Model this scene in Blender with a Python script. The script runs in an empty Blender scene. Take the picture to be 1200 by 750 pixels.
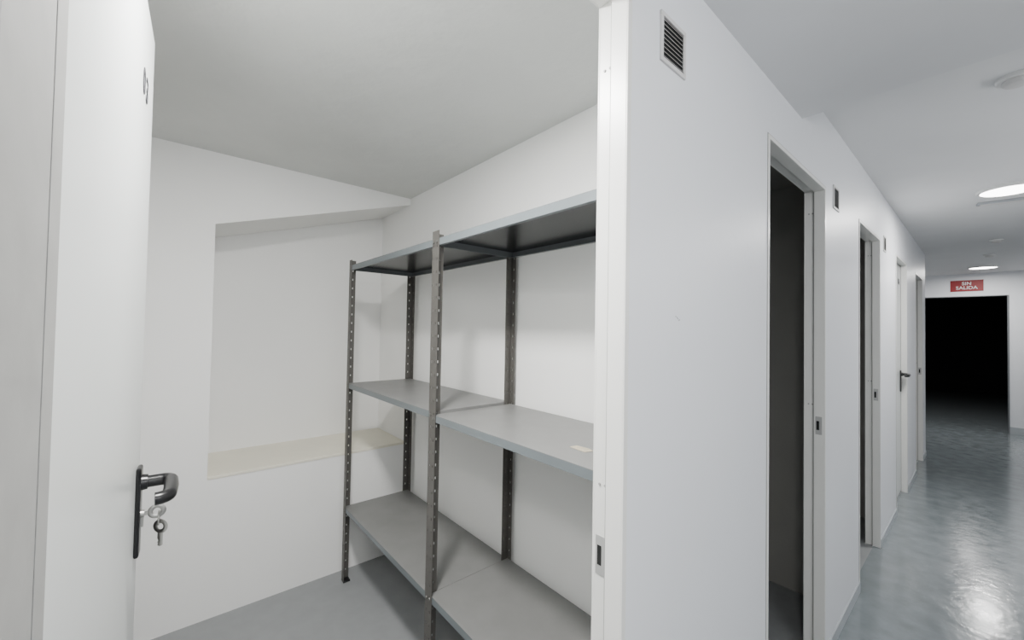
import bpy, bmesh, math, random
from mathutils import Matrix, Vector
random.seed(4)
PI = math.pi
C = bpy.context.scene.collection

# ---------------------------------------------------------------- materials
def mat(name, col, rough=0.5, metal=0.0, var=0.0, vscale=3.0, bump=0.0, bscale=60.0, coat=0.0, emit=None, rvar=0.0, spec=0.5, bdist=.004):
    m = bpy.data.materials.new(name); m.use_nodes = True
    nt = m.node_tree; b = nt.nodes['Principled BSDF']
    b.inputs['Base Color'].default_value = (*col, 1)
    b.inputs['Roughness'].default_value = rough
    b.inputs['Metallic'].default_value = metal
    b.inputs['Specular IOR Level'].default_value = spec
    if coat: b.inputs['Coat Weight'].default_value = coat; b.inputs['Coat Roughness'].default_value = 0.12
    tc = nt.nodes.new('ShaderNodeTexCoord')
    if var > 0 or rvar > 0:
        n = nt.nodes.new('ShaderNodeTexNoise'); n.inputs['Scale'].default_value = vscale; n.inputs['Detail'].default_value = 6
        nt.links.new(tc.outputs['Object'], n.inputs['Vector'])
        if var > 0:
            r = nt.nodes.new('ShaderNodeValToRGB')
            r.color_ramp.elements[0].position = 0.3; r.color_ramp.elements[1].position = 0.7
            r.color_ramp.elements[0].color = (*[c*(1-var) for c in col], 1)
            r.color_ramp.elements[1].color = (*[min(1, c*(1+var)) for c in col], 1)
            nt.links.new(n.outputs['Fac'], r.inputs['Fac']); nt.links.new(r.outputs['Color'], b.inputs['Base Color'])
        if rvar > 0:
            mr = nt.nodes.new('ShaderNodeMapRange'); mr.inputs['To Min'].default_value = rough-rvar; mr.inputs['To Max'].default_value = rough+rvar
            mr.inputs['From Min'].default_value = 0.3; mr.inputs['From Max'].default_value = 0.7
            nt.links.new(n.outputs['Fac'], mr.inputs['Value']); nt.links.new(mr.outputs['Result'], b.inputs['Roughness'])
    if bump > 0:
        n2 = nt.nodes.new('ShaderNodeTexNoise'); n2.inputs['Scale'].default_value = bscale; n2.inputs['Detail'].default_value = 5
        bp = nt.nodes.new('ShaderNodeBump'); bp.inputs['Strength'].default_value = bump; bp.inputs['Distance'].default_value = bdist
        nt.links.new(tc.outputs['Object'], n2.inputs['Vector']); nt.links.new(n2.outputs['Fac'], bp.inputs['Height'])
        nt.links.new(bp.outputs['Normal'], b.inputs['Normal'])
    if emit:
        b.inputs['Emission Color'].default_value = (*emit[0], 1); b.inputs['Emission Strength'].default_value = emit[1]
    return m

M_room = mat('white_room_paint', (.86,.86,.845), .75, var=.015, vscale=2.2, bump=.14, bscale=26)
M_ceil = mat('ceiling_paint', (.67,.68,.66), .85, var=.05, vscale=2.5, bump=.9, bscale=5, bdist=.012)
M_ceil2 = mat('corridor_ceiling_paint', (.72,.725,.73), .75, var=.02, vscale=3, bump=.2, bscale=12)
M_ceil3 = mat('soffit_paint', (.70,.705,.715), .75, var=.02, vscale=3, bump=.2, bscale=12)
M_corr = mat('cool_white_wall_paint', (.785,.80,.83), .40, var=.012, vscale=2.0, bump=.12, bscale=30)
M_jamb_shade = mat('jamb_shade_grey', (.32,.32,.31), .6, var=.09, vscale=12, bump=.15, bscale=30)  # shade of the left jamb strip put into the colour
M_dim = mat('storage_paint_with_shade', (.34,.335,.315), .8, var=.03, vscale=3)  # room paint darkened, shade of the unlit storage rooms is in the colour
M_dark = mat('passage_darkness', (.04,.04,.045), .85, var=.05)  # near-black stands for missing light, the walls themselves would be grey
M_floor = mat('grey_epoxy_floor', (.215,.243,.255), .17, var=.12, vscale=10, bump=.55, bscale=22, rvar=.05, coat=.2, bdist=.0026)
M_rfloor = mat('matte_grey_floor', (.26,.27,.275), .55, var=.05, vscale=12, bump=.15, bscale=30)
M_ledge = mat('cream_plaster_ledge', (.80,.77,.655), .8, var=.04, vscale=5, bump=.2, bscale=30)
M_frame = mat('off_white_enamel_frame', (.77,.77,.745), .32, var=.015, vscale=4)
M_leaf = mat('white_enamel_door', (.70,.725,.715), .28, var=.04, vscale=1.6, bump=.06, bscale=7)
M_base = mat('grey_painted_base', (.42,.45,.47), .4, var=.05)
M_edge = mat('dark_grey_door_edging', (.16,.17,.18), .4, var=.05)
M_post = mat('olive_grey_steel_angle', (.088,.084,.077), .45, metal=.15, var=.05, vscale=9)
M_shelf = mat('grey_enamel_shelf', (.175,.176,.172), .42, metal=.0, var=.06, vscale=10)
M_lip = mat('blue_grey_enamel_lip', (.135,.155,.165), .36, metal=.0, var=.03, vscale=14)
M_shelf2 = mat('darker_grey_enamel_shelf', (.10,.11,.118), .34, metal=.0, var=.03, vscale=14)
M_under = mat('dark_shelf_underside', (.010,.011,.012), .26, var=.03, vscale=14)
M_bolt = mat('zinc_bolt', (.18,.18,.17), .5, metal=.7)
M_black = mat('black_plastic', (.008,.008,.009), .28)
M_steel = mat('brushed_steel', (.55,.54,.52), .3, metal=1.0)
M_zinc = mat('pale_zinc_plate', (.45,.45,.445), .5, metal=.3)
M_hole = mat('dark_void', (.01,.01,.01), .9)
M_vent = mat('vent_enamel', (.62,.61,.60), .45)
M_slat = mat('vent_slat_enamel', (.52,.51,.50), .5)
M_seal = mat('grey_rubber_seal', (.34,.34,.33), .6)
M_red = mat('red_sign_plastic', (.25,.001,.006), .5)
M_white = mat('white_lettering', (.80,.80,.80), .5)
M_ink = mat('grey_black_ink', (.03,.03,.035), .6)
M_diff = mat('lamp_diffuser', (.9,.9,.9), .4, emit=((1,.98,.95), 12))
M_plastic = mat('white_plastic', (.74,.74,.73), .4)
M_fix = mat('pale_grey_fixture', (.36,.38,.40), .4)
M_stick = mat('cream_paper_sticker', (.45,.40,.30), .8, var=.12, vscale=60)

# ---------------------------------------------------------------- mesh helpers
def box(bm, x0, x1, y0, y1, z0, z1):
    v = [bm.verts.new((x, y, z)) for x in (x0, x1) for y in (y0, y1) for z in (z0, z1)]
    for f in ((0,1,3,2),(4,6,7,5),(0,4,5,1),(2,3,7,6),(0,2,6,4),(1,5,7,3)): bm.faces.new([v[i] for i in f])
def prism(bm, poly, axis, a, b):
    def p(q, t): return (t, q[0], q[1]) if axis == 'x' else ((q[0], t, q[1]) if axis == 'y' else (q[0], q[1], t))
    A = [bm.verts.new(p(q, a)) for q in poly]; B = [bm.verts.new(p(q, b)) for q in poly]
    bm.faces.new(A); bm.faces.new(B[::-1]); n = len(poly)
    for i in range(n): bm.faces.new((A[i], B[i], B[(i+1)%n], A[(i+1)%n]))
def tube(bm, pts, r, seg=12, flat=1.0):
    pts = [Vector(p) for p in pts]; rings = []
    ref = Vector((0,0,1))
    for i, p in enumerate(pts):
        d = (pts[min(i+1, len(pts)-1)] - pts[max(i-1, 0)]).normalized()
        rf = ref if abs(d.dot(ref)) < .95 else Vector((1,0,0))
        s = d.cross(rf).normalized(); u = s.cross(d).normalized()
        rings.append([bm.verts.new(p + s*math.cos(2*PI*k/seg)*r*flat + u*math.sin(2*PI*k/seg)*r) for k in range(seg)])
    for a, b in zip(rings, rings[1:]):
        for k in range(seg): bm.faces.new((a[k], a[(k+1)%seg], b[(k+1)%seg], b[k]))
    bm.faces.new(rings[0][::-1]); bm.faces.new(rings[-1])
def lathe(bm, prof, seg=40, cx=0, cy=0):
    rings = []
    for r, z in prof:
        rings.append([bm.verts.new((cx+r*math.cos(2*PI*k/seg), cy+r*math.sin(2*PI*k/seg), z)) for k in range(seg)])
    for a, b in zip(rings, rings[1:]):
        for k in range(seg): bm.faces.new((a[k], a[(k+1)%seg], b[(k+1)%seg], b[k]))
    bm.faces.new(rings[0][::-1]); bm.faces.new(rings[-1])
def torus(bm, c, R, r, axis, seg=24, s2=8):
    g = []
    for i in range(seg):
        a = 2*PI*i/seg; row = []
        for j in range(s2):
            b = 2*PI*j/s2; q = R + r*math.cos(b); h = r*math.sin(b)
            if axis == 'x': p = (h, q*math.cos(a), q*math.sin(a))
            elif axis == 'y': p = (q*math.cos(a), h, q*math.sin(a))
            else: p = (q*math.cos(a), q*math.sin(a), h)
            row.append(bm.verts.new(Vector(c)+Vector(p)))
        g.append(row)
    for i in range(seg):
        for j in range(s2): bm.faces.new((g[i][j], g[(i+1)%seg][j], g[(i+1)%seg][(j+1)%s2], g[i][(j+1)%s2]))
def obj(name, bm, m, parent=None, bevel=0, smooth=False):
    bmesh.ops.recalc_face_normals(bm, faces=bm.faces)
    me = bpy.data.meshes.new(name); bm.to_mesh(me); bm.free()
    me.materials.append(m)
    o = bpy.data.objects.new(name, me); C.objects.link(o)
    if parent: o.parent = parent
    if smooth:
        for p in me.polygons: p.use_smooth = True
        md = o.modifiers.new('es', 'EDGE_SPLIT'); md.split_angle = math.radians(40)
    if bevel:
        md = o.modifiers.new('bv', 'BEVEL'); md.width = bevel; md.segments = 2; md.limit_method = 'ANGLE'
    return o
def tag(o, label, cat, group=None, kind=None):
    o['label'] = label; o['category'] = cat
    if group: o['group'] = group
    if kind: o['kind'] = kind
    return o
def thing(name, label, cat, loc=(0,0,0), rotz=0, group=None, kind=None):
    o = bpy.data.objects.new(name, None); C.objects.link(o); o.empty_display_size = .1
    o.location = loc; o.rotation_euler = (0,0,rotz)
    return tag(o, label, cat, group, kind)
def text(name, s, size, m, parent, loc, rot, depth=.0006, lsp=1.0, csp=1.0):
    cu = bpy.data.curves.new(name+'_c', 'FONT'); cu.body = s; cu.size = size; cu.extrude = depth
    cu.align_x = 'CENTER'; cu.align_y = 'CENTER'; cu.space_line = lsp; cu.space_character = csp; cu.offset = size*.012
    t = bpy.data.objects.new(name+'_t', cu); C.objects.link(t)
    bpy.context.view_layer.update()
    me = bpy.data.meshes.new_from_object(t.evaluated_get(bpy.context.evaluated_depsgraph_get()))
    bpy.data.objects.remove(t); me.materials.clear(); me.materials.append(m)
    o = bpy.data.objects.new(name, me); C.objects.link(o); o.parent = parent
    o.location = loc; o.rotation_euler = rot
    return o
def S(name, boxes, m, label, cat, bevel=0):
    bm = bmesh.new()
    for b in boxes: box(bm, *b)
    return tag(obj(name, bm, m, None, bevel), label, cat, kind='structure')

# ---------------------------------------------------------------- key dimensions
WX = -.46          # corridor face of the storage wall
WI = -.53          # its room face
BX = -2.46         # back wall of the storage rooms
NX = -2.91         # back of the niche
CZ, UZ = 2.285, 2.43
STEP = 1.875       # where the lower corridor ceiling ends
PY = 1.20          # partition behind the shelving
LIN = .018
FL = .014
doors = [(-.071, .682, 2.125), (1.505, 2.222, 2.085), (3.0, 3.695, 2.085), (4.49, 5.18, 2.085), (5.94, 6.63, 2.085)]

# ---------------------------------------------------------------- setting
S('floor', [(WX-.035, 1.15, -2.5, 16, -.08, 0), (-1.65, WX-.035, 7.0, 16, -.08, 0)], M_floor, 'glossy blue-grey painted corridor floor', 'floor')
S('floor', [(-3.0, WX-.035, -.42, 7.0, -.08, 0)], M_rfloor, 'matte grey painted floor inside the storage rooms', 'floor')
S('ceiling', [(WX, 1.15, -2.5, STEP, CZ, 2.62)], M_ceil3, 'lower corridor ceiling section ending in a step', 'ceiling')
S('ceiling', [(-1.65, 1.15, STEP, 9.6, UZ, 2.62)], M_ceil2, 'raised white corridor ceiling beyond the step', 'ceiling')
S('ceiling', [(-3.0, WI, -.42, PY+.035, CZ, 2.36)], M_ceil, 'grey-white rough ceiling of the storage room with the shelving', 'ceiling')
S('ceiling', [(-3.0, WI, PY+.035, 7.0, CZ, 2.36)], M_dim, 'ceiling of the unlit storage rooms along the corridor, shade put into its colour', 'ceiling')
bx = []; y = -2.5
for (a, b, h) in doors:
    bx.append((WI, WX, y, a-LIN, 0, 2.62)); bx.append((WI, WX, a-LIN, b+LIN, h+LIN, 2.62)); y = b+LIN
bx.append((WI, WX, y, 7.0, 0, 2.62))
wl = S('wall_left', bx, M_corr, 'long cool-white corridor wall pierced by storage room doorways', 'wall')
bm = bmesh.new()
for (yy, zz, l, an) in ((.897, 1.470, .010, -.5), (.905, 1.466, .006, .4), (.889, 1.474, .004, .1)):
    c, s = math.cos(an), math.sin(an); q = [(-l/2, -.0009), (l/2, -.0005), (l/2, .0008), (-l/2, .0011)]
    prism(bm, [(yy+c*a-s*b, zz+s*a+c*b) for a, b in q], 'x', WX, WX+.0003)
obj('scuff_mark', bm, M_edge, wl)
S('wall_shade_strip', [(WX, -.335, -2.5, -.071, 0, CZ)], M_jamb_shade, 'added pier at the far left beside the open door, jamb shade in its grey', 'wall')  # pier added to carry the shaded look of the left strip
S('wall_corner', [(-1.65, WI, 6.93, 7.0, 0, 2.62), (-1.72, -1.65, 7.0, 9.6, 0, 2.62)], M_corr, 'white corridor return wall past the last storage room', 'wall')
S('wall_right', [(1.15, 1.22, -2.5, 9.6, 0, 2.62)], M_corr, 'white wall on the right of the corridor', 'wall')
S('wall_rear', [(WX, 1.15, -2.57, -2.5, 0, 2.62)], M_corr, 'white wall closing the corridor behind', 'wall')
S('wall_end', [(-1.65, -.78, 9.6, 9.72, 0, 2.62), (.25, 1.15, 9.6, 9.72, 0, 2.62), (-.78, .25, 9.6, 9.72, 2.075, 2.62)], M_corr, 'far corridor wall with the dark doorway in it', 'wall')
S('wall_passage', [(-1.72, -1.65, 9.72, 16, 0, 2.62), (1.15, 1.22, 9.72, 16, 0, 2.62), (-1.65, 1.15, 16, 16.08, 0, 2.62), (-1.65, 1.15, 9.72, 16, 2.5, 2.62)], M_dark, 'walls of the passage beyond the far doorway, its darkness put into their colour', 'wall')
S('wall_partition', [(BX, WI, PY, PY+.035, 0, CZ), (NX, BX, PY, PY+.035, 0, CZ)], M_room, 'white partition wall behind the steel shelving', 'wall')
S('wall_partition', [(-3.0, WI, -.42, -.35, 0, CZ)], M_room, 'white partition wall behind the open door leaf', 'wall')
S('wall_partition', [(BX, WI, yy, yy+.07, 0, CZ) for yy in (2.70, 4.20, 5.66)] + [(BX, WI, PY+.035, PY+.07, 0, CZ)], M_dim, 'partition walls between the further storage rooms, shade put into their colour', 'wall')
S('wall_storage_back', [(BX-.1, BX, PY+.035, 7.0, 0, CZ)], M_dim, 'back wall of the further storage rooms, shade put into its colour', 'wall')
bm = bmesh.new()
NY = .166
box(bm, NX-.09, BX, -.35, NY, 0, CZ)
box(bm, NX, BX, NY, PY, 0, .675)
prism(bm, [(NY, CZ), (NY, 1.930), (PY, 2.245), (PY, CZ)], 'x', NX, BX)
box(bm, NX-.09, NX, NY, PY+.035, 0, CZ)
tag(obj('wall_niche', bm, M_room), 'white back wall with a deep niche under a sloping soffit', 'wall', kind='structure')
bm = bmesh.new(); box(bm, NX, BX+.004, NY, PY, .675, .69)
tag(obj('trim_1', bm, M_ledge, None, .002), 'cream plastered ledge along the bottom of the wall niche', 'ledge', kind='structure')
segs = [(doors[i][1]+FL, doors[i+1][0]-FL) for i in range(4)] + [(doors[4][1]+FL, 7.0)]
bl = [(WX, WX+.006, a, b, 0, .055) for a, b in segs]
S('baseboard_left', bl, M_base, 'low grey painted baseboard along the corridor storage wall', 'baseboard')
S('baseboard_end', [(.25, 1.15, 9.592, 9.6, 0, .10), (-1.65, -.78, 9.592, 9.6, 0, .10)], M_base, 'grey baseboard on the far corridor wall', 'baseboard')
bm = bmesh.new()
box(bm, .235, .25, 9.585, 9.735, 0, 2.065); box(bm, -.78, -.765, 9.585, 9.735, 0, 2.065); box(bm, -.78, .25, 9.585, 9.735, 2.065, 2.075)
tag(obj('trim_7', bm, M_edge), 'thin dark grey edging around the far dark doorway', 'door frame', kind='structure')

# ---------------------------------------------------------------- door frames
names = ['near storage doorway with the shelving inside', 'first dark doorway along the corridor', 'second dark doorway along the corridor', 'closed storage door along the corridor', 'last dark doorway of the storage wall']
for i, (a, b, h) in enumerate(doors):
    bm = bmesh.new()
    xm = WX-.038
    rb = .010
    for s, q in ((-1, a), (1, b)):
        def Y(u, v): return (min(q+s*u, q+s*v), max(q+s*u, q+s*v))
        y0, y1 = Y(0, LIN); box(bm, xm, WX+.0, y0, y1, 0, h+LIN)
        y0, y1 = Y(rb, LIN); box(bm, WI-.004, xm, y0, y1, 0, h+LIN)
        if not (i == 0 and s < 0):
            y0, y1 = Y(0, FL); box(bm, WX, WX+.003, y0, y1, 0, h+FL)
        y0, y1 = Y(rb, .04); box(bm, WI-.008, WI-.004, y0, y1, 0, h+.04)
    box(bm, xm, WX, a, b, h, h+LIN); box(bm, WI-.004, xm, a-rb, b+rb, h+rb, h+LIN)
    box(bm, WX, WX+.003, a, b, h, h+FL); box(bm, WI-.008, WI-.004, a-rb, b+rb, h+rb, h+.04)
    fr = tag(obj('trim_%d' % (i+2), bm, M_frame, None, .001), 'off-white steel door frame of the ' + names[i], 'door frame', kind='structure')
    bm = bmesh.new(); box(bm, xm-.004, xm-.0005, b+.004, b+rb-.0004, 0, h)
    obj('seal', bm, M_seal, fr)
    if i > 0:
        bm = bmesh.new()
        for (p, q) in ((a-FL-.003, a-FL), (b+FL, b+FL+.003)): box(bm, WX, WX+.0015, p, q, 0, h+FL+.003)
        box(bm, WX, WX+.0015, a-FL, b+FL, h+FL, h+FL+.003)
        obj('sealant_line', bm, M_seal, fr)
    if i == 0:
        bm = bmesh.new(); box(bm, xm-.0004, WX, a, a+.0006, 0, h); obj('hinge_side_shade', bm, M_jamb_shade, fr)  # thin sheet giving the hinge jamb its shade as grey colour
    if i != 3:
        if i == 0: x0, x1, yf, zc = WI+.002, xm-.004, b+rb, .975
        else: x0, x1, yf, zc = WX-.032, WX-.008, b, 1.03
        bm = bmesh.new(); box(bm, x0, x1, yf-.0015, yf, zc-.04, zc+.04)
        sp = obj('strike_plate', bm, M_zinc, fr, .0006)
        xc = (x0+x1)/2-.003
        bm = bmesh.new(); box(bm, xc-.005, xc+.005, yf-.0022, yf-.0014, zc-.020, zc+.020); obj('bolt_hole', bm, M_hole, sp)
        for z in (1.12, 1.99):
            for dx in (.008, .022):
                bm = bmesh.new(); bmesh.ops.create_cone(bm, cap_ends=True, segments=14, radius1=.0032, radius2=.0026, depth=.002, matrix=Matrix.Translation((xm-dx, b+rb-.001, z)) @ Matrix.Rotation(PI/2, 4, 'X'))
                obj('screw', bm, M_seal, fr)

# ---------------------------------------------------------------- door leaves
def make_leaf(n, loc, rot, w, h, num, label, both=True):
    t = thing('door_%d' % n, label, 'door', loc, rot, kind='structure')
    bm = bmesh.new(); box(bm, 0, w, 0, .04, .008, h); obj('door_leaf', bm, M_leaf, t, .002)
    k = w-.048
    for sgn in (-1, 1) if both else (-1,):
        off = 0 if sgn < 0 else .04
        bm = bmesh.new(); box(bm, k-.020, k+.020, off+min(0, sgn*.009), off+max(0, sgn*.009), .922, 1.118)
        pl = obj('handle_plate', bm, M_black, t, .004)
        bm = bmesh.new()
        y0 = off+sgn*.006
        pts = [(k, y0, 1.082), (k, y0+sgn*.030, 1.082)]
        for q in range(0, 7):
            an = q/6*PI/2; pts.append((k-.020*(1-math.cos(an)), y0+sgn*(.036+.018*math.sin(an)), 1.082))
        pts += [(k-.06, y0+sgn*.056, 1.081), (k-.105, y0+sgn*.055, 1.080)]
        for q in range(1, 7):
            an = q/6*PI/2; pts.append((k-.105-.018*math.sin(an), y0+sgn*(.055-.022*(1-math.cos(an))), 1.080))
        tube(bm, pts, .0130, 16)
        obj('lever', bm, M_black, pl, smooth=True)
        bm = bmesh.new(); bmesh.ops.create_cone(bm, cap_ends=True, segments=20, radius1=.018, radius2=.016, depth=.014, matrix=Matrix.Translation((k, off+sgn*.012, 1.082)) @ Matrix.Rotation(PI/2, 4, 'X'))
        obj('rosette', bm, M_black, pl, smooth=True)
        bm = bmesh.new(); bmesh.ops.create_cone(bm, cap_ends=True, segments=20, radius1=.0085, radius2=.0085, depth=.010, matrix=Matrix.Translation((k, off+sgn*.010, 1.012)) @ Matrix.Rotation(PI/2, 4, 'X'))
        box(bm, k-.005, k+.005, off+min(0,sgn*.014), off+max(0,sgn*.014), .984, 1.008)
        obj('lock_cylinder', bm, M_steel, t, smooth=False)
    for z in (.25, 1.05, 1.87):
        bm = bmesh.new(); bmesh.ops.create_cone(bm, cap_ends=True, segments=14, radius1=.007, radius2=.007, depth=.09, matrix=Matrix.Translation((.0, .046, z)))
        obj('hinge', bm, M_steel, t, smooth=True)
    if num: text('door_number', num, .074, M_ink, t, (w*.80, -.0008, 1.925), (PI/2, 0, 0), csp=1.3)
    return t
R87 = math.radians(177.0)
P1 = (WI-.012, -.079, 0)
make_leaf(1, P1, R87, .73, 2.10, '03', 'white metal door leaf swung open into the storage room, keys in its lock')
make_leaf(2, (WI-.012, 1.490, 0), math.radians(178), .70, 2.07, None, 'white door leaf swung open inside the first dark doorway')
make_leaf(3, (WI-.012, 2.985, 0), math.radians(178), .68, 2.07, None, 'white door leaf swung open inside the second dark doorway')
make_leaf(4, (WX-.040, 4.484, 0), PI/2, .70, 2.08, '06', 'closed white door with black lever handle in the corridor wall')
make_leaf(5, (WI-.012, 5.925, 0), math.radians(178), .68, 2.07, None, 'white door leaf swung open inside the last dark doorway')

# keys in the lock of the open door
kt = thing('key_ring', 'two steel keys on a ring, one in the open door lock', 'keys', P1, R87)
kk = .73-.048
def key():
    bm = bmesh.new(); torus(bm, (0,0,0), .0115, .0048, 'x', 28, 8)
    for v in bm.verts: v.co.x *= .45
    prism(bm, [(.013, -.0045), (.042, -.0045), (.045, 0), (.042, .0048), (.039, .0028), (.036, .0048), (.032, .0024), (.028, .0048), (.022, .0048), (.013, .0045)], 'x', -.0013, .0013)
    return bm
bm = key()
for v in bm.verts: v.co = Vector((kk+v.co.x, -.036+v.co.y, 1.012+v.co.z))
obj('key', bm, M_steel, kt, smooth=True)
bm = bmesh.new(); torus(bm, (kk, -.040, .996), .015, .0016, 'y', 26, 8); obj('split_ring', bm, M_steel, kt, smooth=True)
bm = key()
for v in bm.verts: v.co = Vector((kk+.004+v.co.z*.6, -.043+v.co.x+v.co.z*.8, .974-v.co.y))
obj('key', bm, M_steel, kt, smooth=True)

# ---------------------------------------------------------------- shelving
SX = [-2.365, -1.385, -.548]
YF, YR = .785, 1.180
rack = thing('shelving_unit', 'grey steel two-bay shelving unit of slotted angle posts against the white partition', 'shelves', (SX[1], (YF+YR)/2, 0))
SH = Matrix.Translation((-rack.location.x, -rack.location.y, 0))
def robj(name, bm, m, parent, **k):
    o = obj(name, bm, m, parent, **k); o.data.transform(SH); return o
def strip(bm, o, u, w, t, nrm, z0, z1, cols, pitch=.050, hh=.010, hw=.0052):
    def b(u0, u1, za, zb):
        p = [(o[0]+u[0]*uu+nrm[0]*tt, o[1]+u[1]*uu+nrm[1]*tt) for uu in (u0, u1) for tt in (0, t)]
        xs = [q[0] for q in p]; ys = [q[1] for q in p]
        box(bm, min(xs), max(xs), min(ys), max(ys), za, zb)
    z = z0; nrow = int((z1-z0-.02)/pitch)
    for r in range(nrow):
        zc = z0+.02+r*pitch+pitch/2
        b(0, w, z, zc-hh/2)
        u0 = 0
        for c in cols:
            b(u0, c-hw/2, zc-hh/2, zc+hh/2); u0 = c+hw/2
        b(u0, w, zc-hh/2, zc+hh/2)
        z = zc+hh/2
    b(0, w, z, z1)
levels = [[1.785, 1.112, .414], [1.785, 1.102, .418]]
tops = [1.815, 1.815, 1.815]
T = .0022
for j, x in enumerate(SX):
    TOP = tops[j]
    for front in (True, False):
        yy = YF if front else YR; d = 1 if front else -1
        bm = bmesh.new()
        if j == 1:
            strip(bm, (x-.025, yy), (1,0), .050, T, (0,d), .010, TOP, (.013, .037))
            strip(bm, (x-.001, yy+d*T), (0,d), .033, T, (1,0), .010, TOP-.01, (.018,))
        else:
            s = 1 if j == 0 else -1
            strip(bm, (x, yy), (s,0), .036, T, (0,d), .010, TOP, (.018,))
            strip(bm, (x, yy+d*T), (0,d), .034, T, (s,0), .010, TOP, (.018,))
        p = robj('post', bm, M_post, rack)
        fx0, fx1 = (x-.027, x+.027) if j == 1 else ((x-.001, x+.037) if j == 0 else (x-.037, x+.001))
        bm = bmesh.new(); box(bm, fx0, fx1, min(yy-d*.001, yy+d*.036), max(yy-d*.001, yy+d*.036), 0, .010)
        robj('foot', bm, M_black, p, bevel=.001)
        bays = {0: [(0, 1)], 1: [(0, -1), (1, 1)], 2: [(1, -1)]}[j]
        for bay, sd in bays:
            for zt in levels[bay]:
                off = .012 if j == 1 else .018
                for dz in ((-.013,) if j == 1 else (-.008, -.020)):
                    bm = bmesh.new(); bmesh.ops.create_cone(bm, cap_ends=True, segments=6 if front else 12, radius1=.0060, radius2=.0055, depth=.004, matrix=Matrix.Translation((x+sd*off, yy-d*.002, zt+dz)) @ Matrix.Rotation(PI/2, 4, 'X'))
                    robj('bolt', bm, M_bolt, p)
LIP = .027
for bay in (0, 1):
    x0, x1 = SX[bay]+.0035, SX[bay+1]-.0035
    for li, zt in enumerate(levels[bay]):
        ms = M_shelf2 if li == 0 else M_shelf
        y0, y1 = YF+T+.0006, YR-T-.0006
        bm = bmesh.new()
        box(bm, x0, x1, y0, y1, zt-.0015, zt)
        box(bm, x0, x1, y1-.0015, y1, zt-LIP, zt-.0015)
        box(bm, x0, x0+.0015, y0+.0015, y1-.0015, zt-LIP, zt-.0015); box(bm, x1-.0015, x1, y0+.0015, y1-.0015, zt-LIP, zt-.0015)
        box(bm, x0+.0015, x1-.0015, y1-.014, y1-.0015, zt-LIP, zt-LIP+.0015)
        sh = robj('shelf', bm, ms, rack)
        if li == 0: sh['label'] = 'darker grey top shelf'
        bm = bmesh.new()
        box(bm, x0, x1, y0, y0+.0015, zt-LIP, zt-.0015); box(bm, x0+.0015, x1-.0015, y0+.0015, y0+.014, zt-LIP, zt-LIP+.0015)
        o = robj('front_lip', bm, M_lip, sh); o['label'] = 'blue-grey front lip'
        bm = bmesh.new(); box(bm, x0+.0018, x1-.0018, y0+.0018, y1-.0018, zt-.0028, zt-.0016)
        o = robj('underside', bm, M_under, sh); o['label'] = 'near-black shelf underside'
        if bay == 1 and li == 1:
            bm = bmesh.new(); prism(bm, [(-.775, .888), (-.715, .882), (-.708, .910), (-.730, .918), (-.770, .914)], 'z', zt+.0002, zt+.0010)
            o = robj('sticker', bm, M_stick, sh); o['label'] = 'torn cream paper sticker'

# ---------------------------------------------------------------- vents on the corridor wall
vl = ['square slatted wall vent beside the near doorway, largest of the row', 'slatted wall vent right of the first dark doorway', 'small far wall vent right of the second dark doorway']
for i, yc in enumerate((.862, 2.43, 3.90)):
    t = thing('vent_grille', vl[i], 'vent', (WX, yc, 2.092), PI/2, 'wall vents along the corridor')
    a, f = .056, .010
    bm = bmesh.new()
    box(bm, -a, a, -.005, 0, a-f, a); box(bm, -a, a, -.005, 0, -a, -a+f); box(bm, -a, -a+f, -.005, 0, -a+f, a-f); box(bm, a-f, a, -.005, 0, -a+f, a-f)
    obj('grille_frame', bm, M_vent, t, .001)
    bm = bmesh.new(); box(bm, -a+f, a-f, -.0012, 0, -a+f, a-f); obj('backing', bm, M_hole, t)
    bm = bmesh.new(); ns = 9; sp = 2*(a-f)/ns
    for k in range(ns):
        z = -a+f+(k+.5)*sp
        prism(bm, [(-.0048, z-.0022), (-.0042, z-.0026), (-.0015, z+.0006), (-.0020, z+.0014)], 'x', -a+f, a-f)
    obj('louvre', bm, M_slat, t)

# ---------------------------------------------------------------- sign
sg = thing('sign', 'red rectangular sign reading SIN SALIDA above the dark doorway', 'sign', (-.170, 9.599, 2.240))
bm = bmesh.new(); box(bm, -.175, .175, -.006, 0, -.088, .088); obj('sign_board', bm, M_red, sg, .002)
text('lettering', 'SIN\nSALIDA', .070, M_white, sg, (0, -.0068, 0), (PI/2, 0, 0), lsp=.95)

# ---------------------------------------------------------------- lights
def lamp(x, y, z, power, label, r=.15, glow=True):
    t = thing('ceiling_light', label, 'ceiling light', (x, y, z), 0, 'round ceiling lights')
    bm = bmesh.new(); lathe(bm, [(r, 0), (r, -.014), (r-.006, -.020), (r-.018, -.020), (r-.020, -.012), (r-.020, -.001)], 48)
    obj('housing', bm, M_plastic, t, smooth=True)
    bm = bmesh.new(); lathe(bm, [(r-.0205, -.010), (r-.0215, -.019), (r*.5, -.0225), (.01, -.0235)], 48)
    obj('diffuser', bm, M_diff if glow else M_plastic, t, smooth=True)
    ld = bpy.data.lights.new('lamp', 'AREA'); ld.shape = 'DISK'; ld.size = 2*(r-.03); ld.energy = power; ld.color = (1, .985, .96)
    lo = bpy.data.objects.new('lamp', ld); C.objects.link(lo); lo.parent = t; lo.location = (0, 0, -.028)
    return t
lamp(.118, 4.22, UZ, 28, 'nearer glowing round ceiling light in the corridor')
lamp(.0, 8.75, UZ, 24, 'far glowing round ceiling light before the red sign')
lamp(.30, -.45, CZ, 20, 'round ceiling light in the corridor beside the near doorway')
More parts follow.
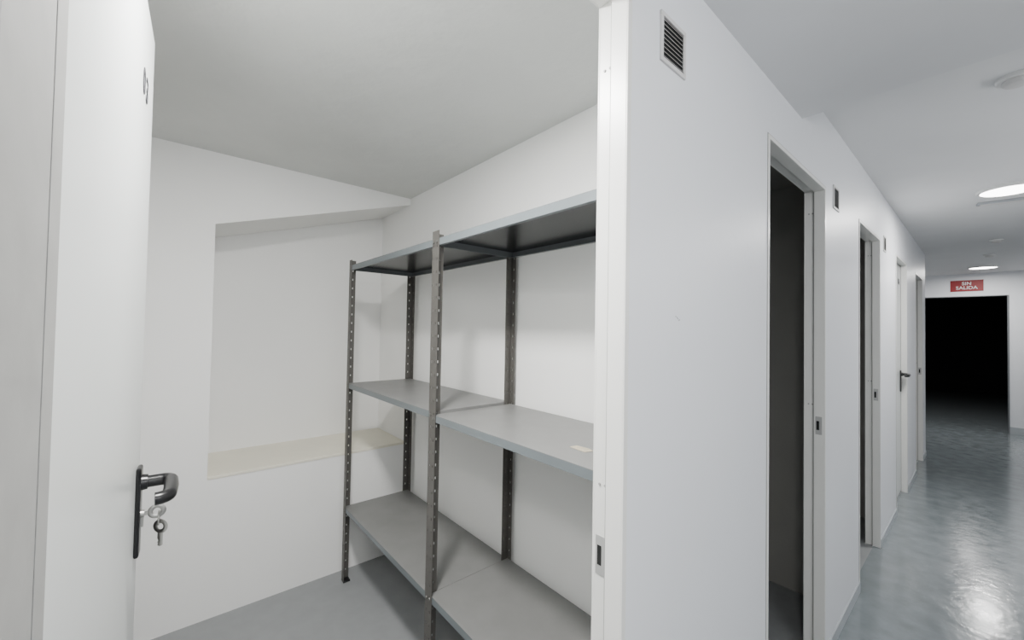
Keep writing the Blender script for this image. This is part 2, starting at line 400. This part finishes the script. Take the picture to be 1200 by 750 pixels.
lamp(-.86, .22, CZ, 44, 'added round fill light, out of view, inside the storage room with the shelving', r=.13)  # added lamp above the view, fills the storage room
lamp(-.2, 10.9, 2.5, 5, 'added dim round fill light, hidden inside the passage beyond the far doorway', r=.13, glow=False)  # hidden lamp added to brighten the passage floor
def fill_tube(y, power, label):  # added lamps beyond the view, fill for wall, ceiling and storage room
    t = thing('fill_wall_light', label, 'fill light', (1.15, y, 1.95), 0, 'added fill tubes on the right corridor wall')
    bm = bmesh.new(); box(bm, -.03, 0, -.62, .62, -.03, .03); obj('housing', bm, M_plastic, t, .004)
    bm = bmesh.new(); tube(bm, [(-.048, -.60, 0), (-.048, .60, 0)], .014, 16); obj('tube', bm, M_diff, t, smooth=True)
    ld = bpy.data.lights.new('lamp', 'AREA'); ld.shape = 'RECTANGLE'; ld.size = .05; ld.size_y = 1.2; ld.energy = power; ld.color = (.98, .99, 1)
    lo = bpy.data.objects.new('lamp', ld); C.objects.link(lo); lo.parent = t; lo.location = (-.068, 0, 0); lo.rotation_euler = (0, math.radians(90), 0)
fill_tube(.3, 16, 'added fill tube, out of view, on the right corridor wall opposite the near doorway')
fill_tube(3.0, 7, 'added fill tube, out of view, on the right corridor wall opposite the dark doorways')

dl = ['white round smoke detector nearest on the raised corridor ceiling', 'small smoke detector between the two corridor ceiling lights', 'small white ceiling detector just before the far ceiling light']
for i, (x, y, r) in enumerate(((.088, 2.43, .055), (.09, 6.4, .05), (.05, 7.5, .05))):
    t = thing('smoke_detector', dl[i], 'smoke detector', (x, y, UZ), 0, 'ceiling smoke detectors')
    bm = bmesh.new(); lathe(bm, [(r, 0), (r, -.010), (r-.004, -.014), (.01, -.014)], 36); obj('base', bm, M_plastic, t, smooth=True)
    bm = bmesh.new(); lathe(bm, [(r*.72, -.014), (r*.72, -.022), (r*.6, -.030), (r*.3, -.033), (.004, -.034)], 36); obj('sensor_head', bm, M_vent, t, smooth=True)
t = thing('ceiling_fixture', 'slim pale grey bar fixture beside the nearer corridor ceiling light', 'light fixture', (.13, 4.58, UZ), math.radians(8))
bm = bmesh.new(); box(bm, -.16, .16, -.03, .03, -.018, 0); obj('body', bm, M_fix, t, .004)
bm = bmesh.new(); box(bm, -.145, .145, -.02, .02, -.022, -.018); obj('cover', bm, M_vent, t, .001)

# ---------------------------------------------------------------- world, camera
w = bpy.data.worlds.new('world'); bpy.context.scene.world = w; w.use_nodes = True
w.node_tree.nodes['Background'].inputs[0].default_value = (.5,.55,.6,1); w.node_tree.nodes['Background'].inputs[1].default_value = .1
cd = bpy.data.cameras.new('camera'); cam = bpy.data.objects.new('camera', cd); C.objects.link(cam)
cd.sensor_width = 36; cd.lens = 36*472/1200; cd.clip_start = .01
cam.matrix_world = Matrix.Translation((0, 0, 1.44)) @ Matrix.Rotation(math.radians(49.5), 4, 'Z') @ Matrix.Rotation(math.radians(91.2), 4, 'X') @ Matrix.Rotation(math.radians(1.0), 4, 'Z')
bpy.context.scene.camera = cam
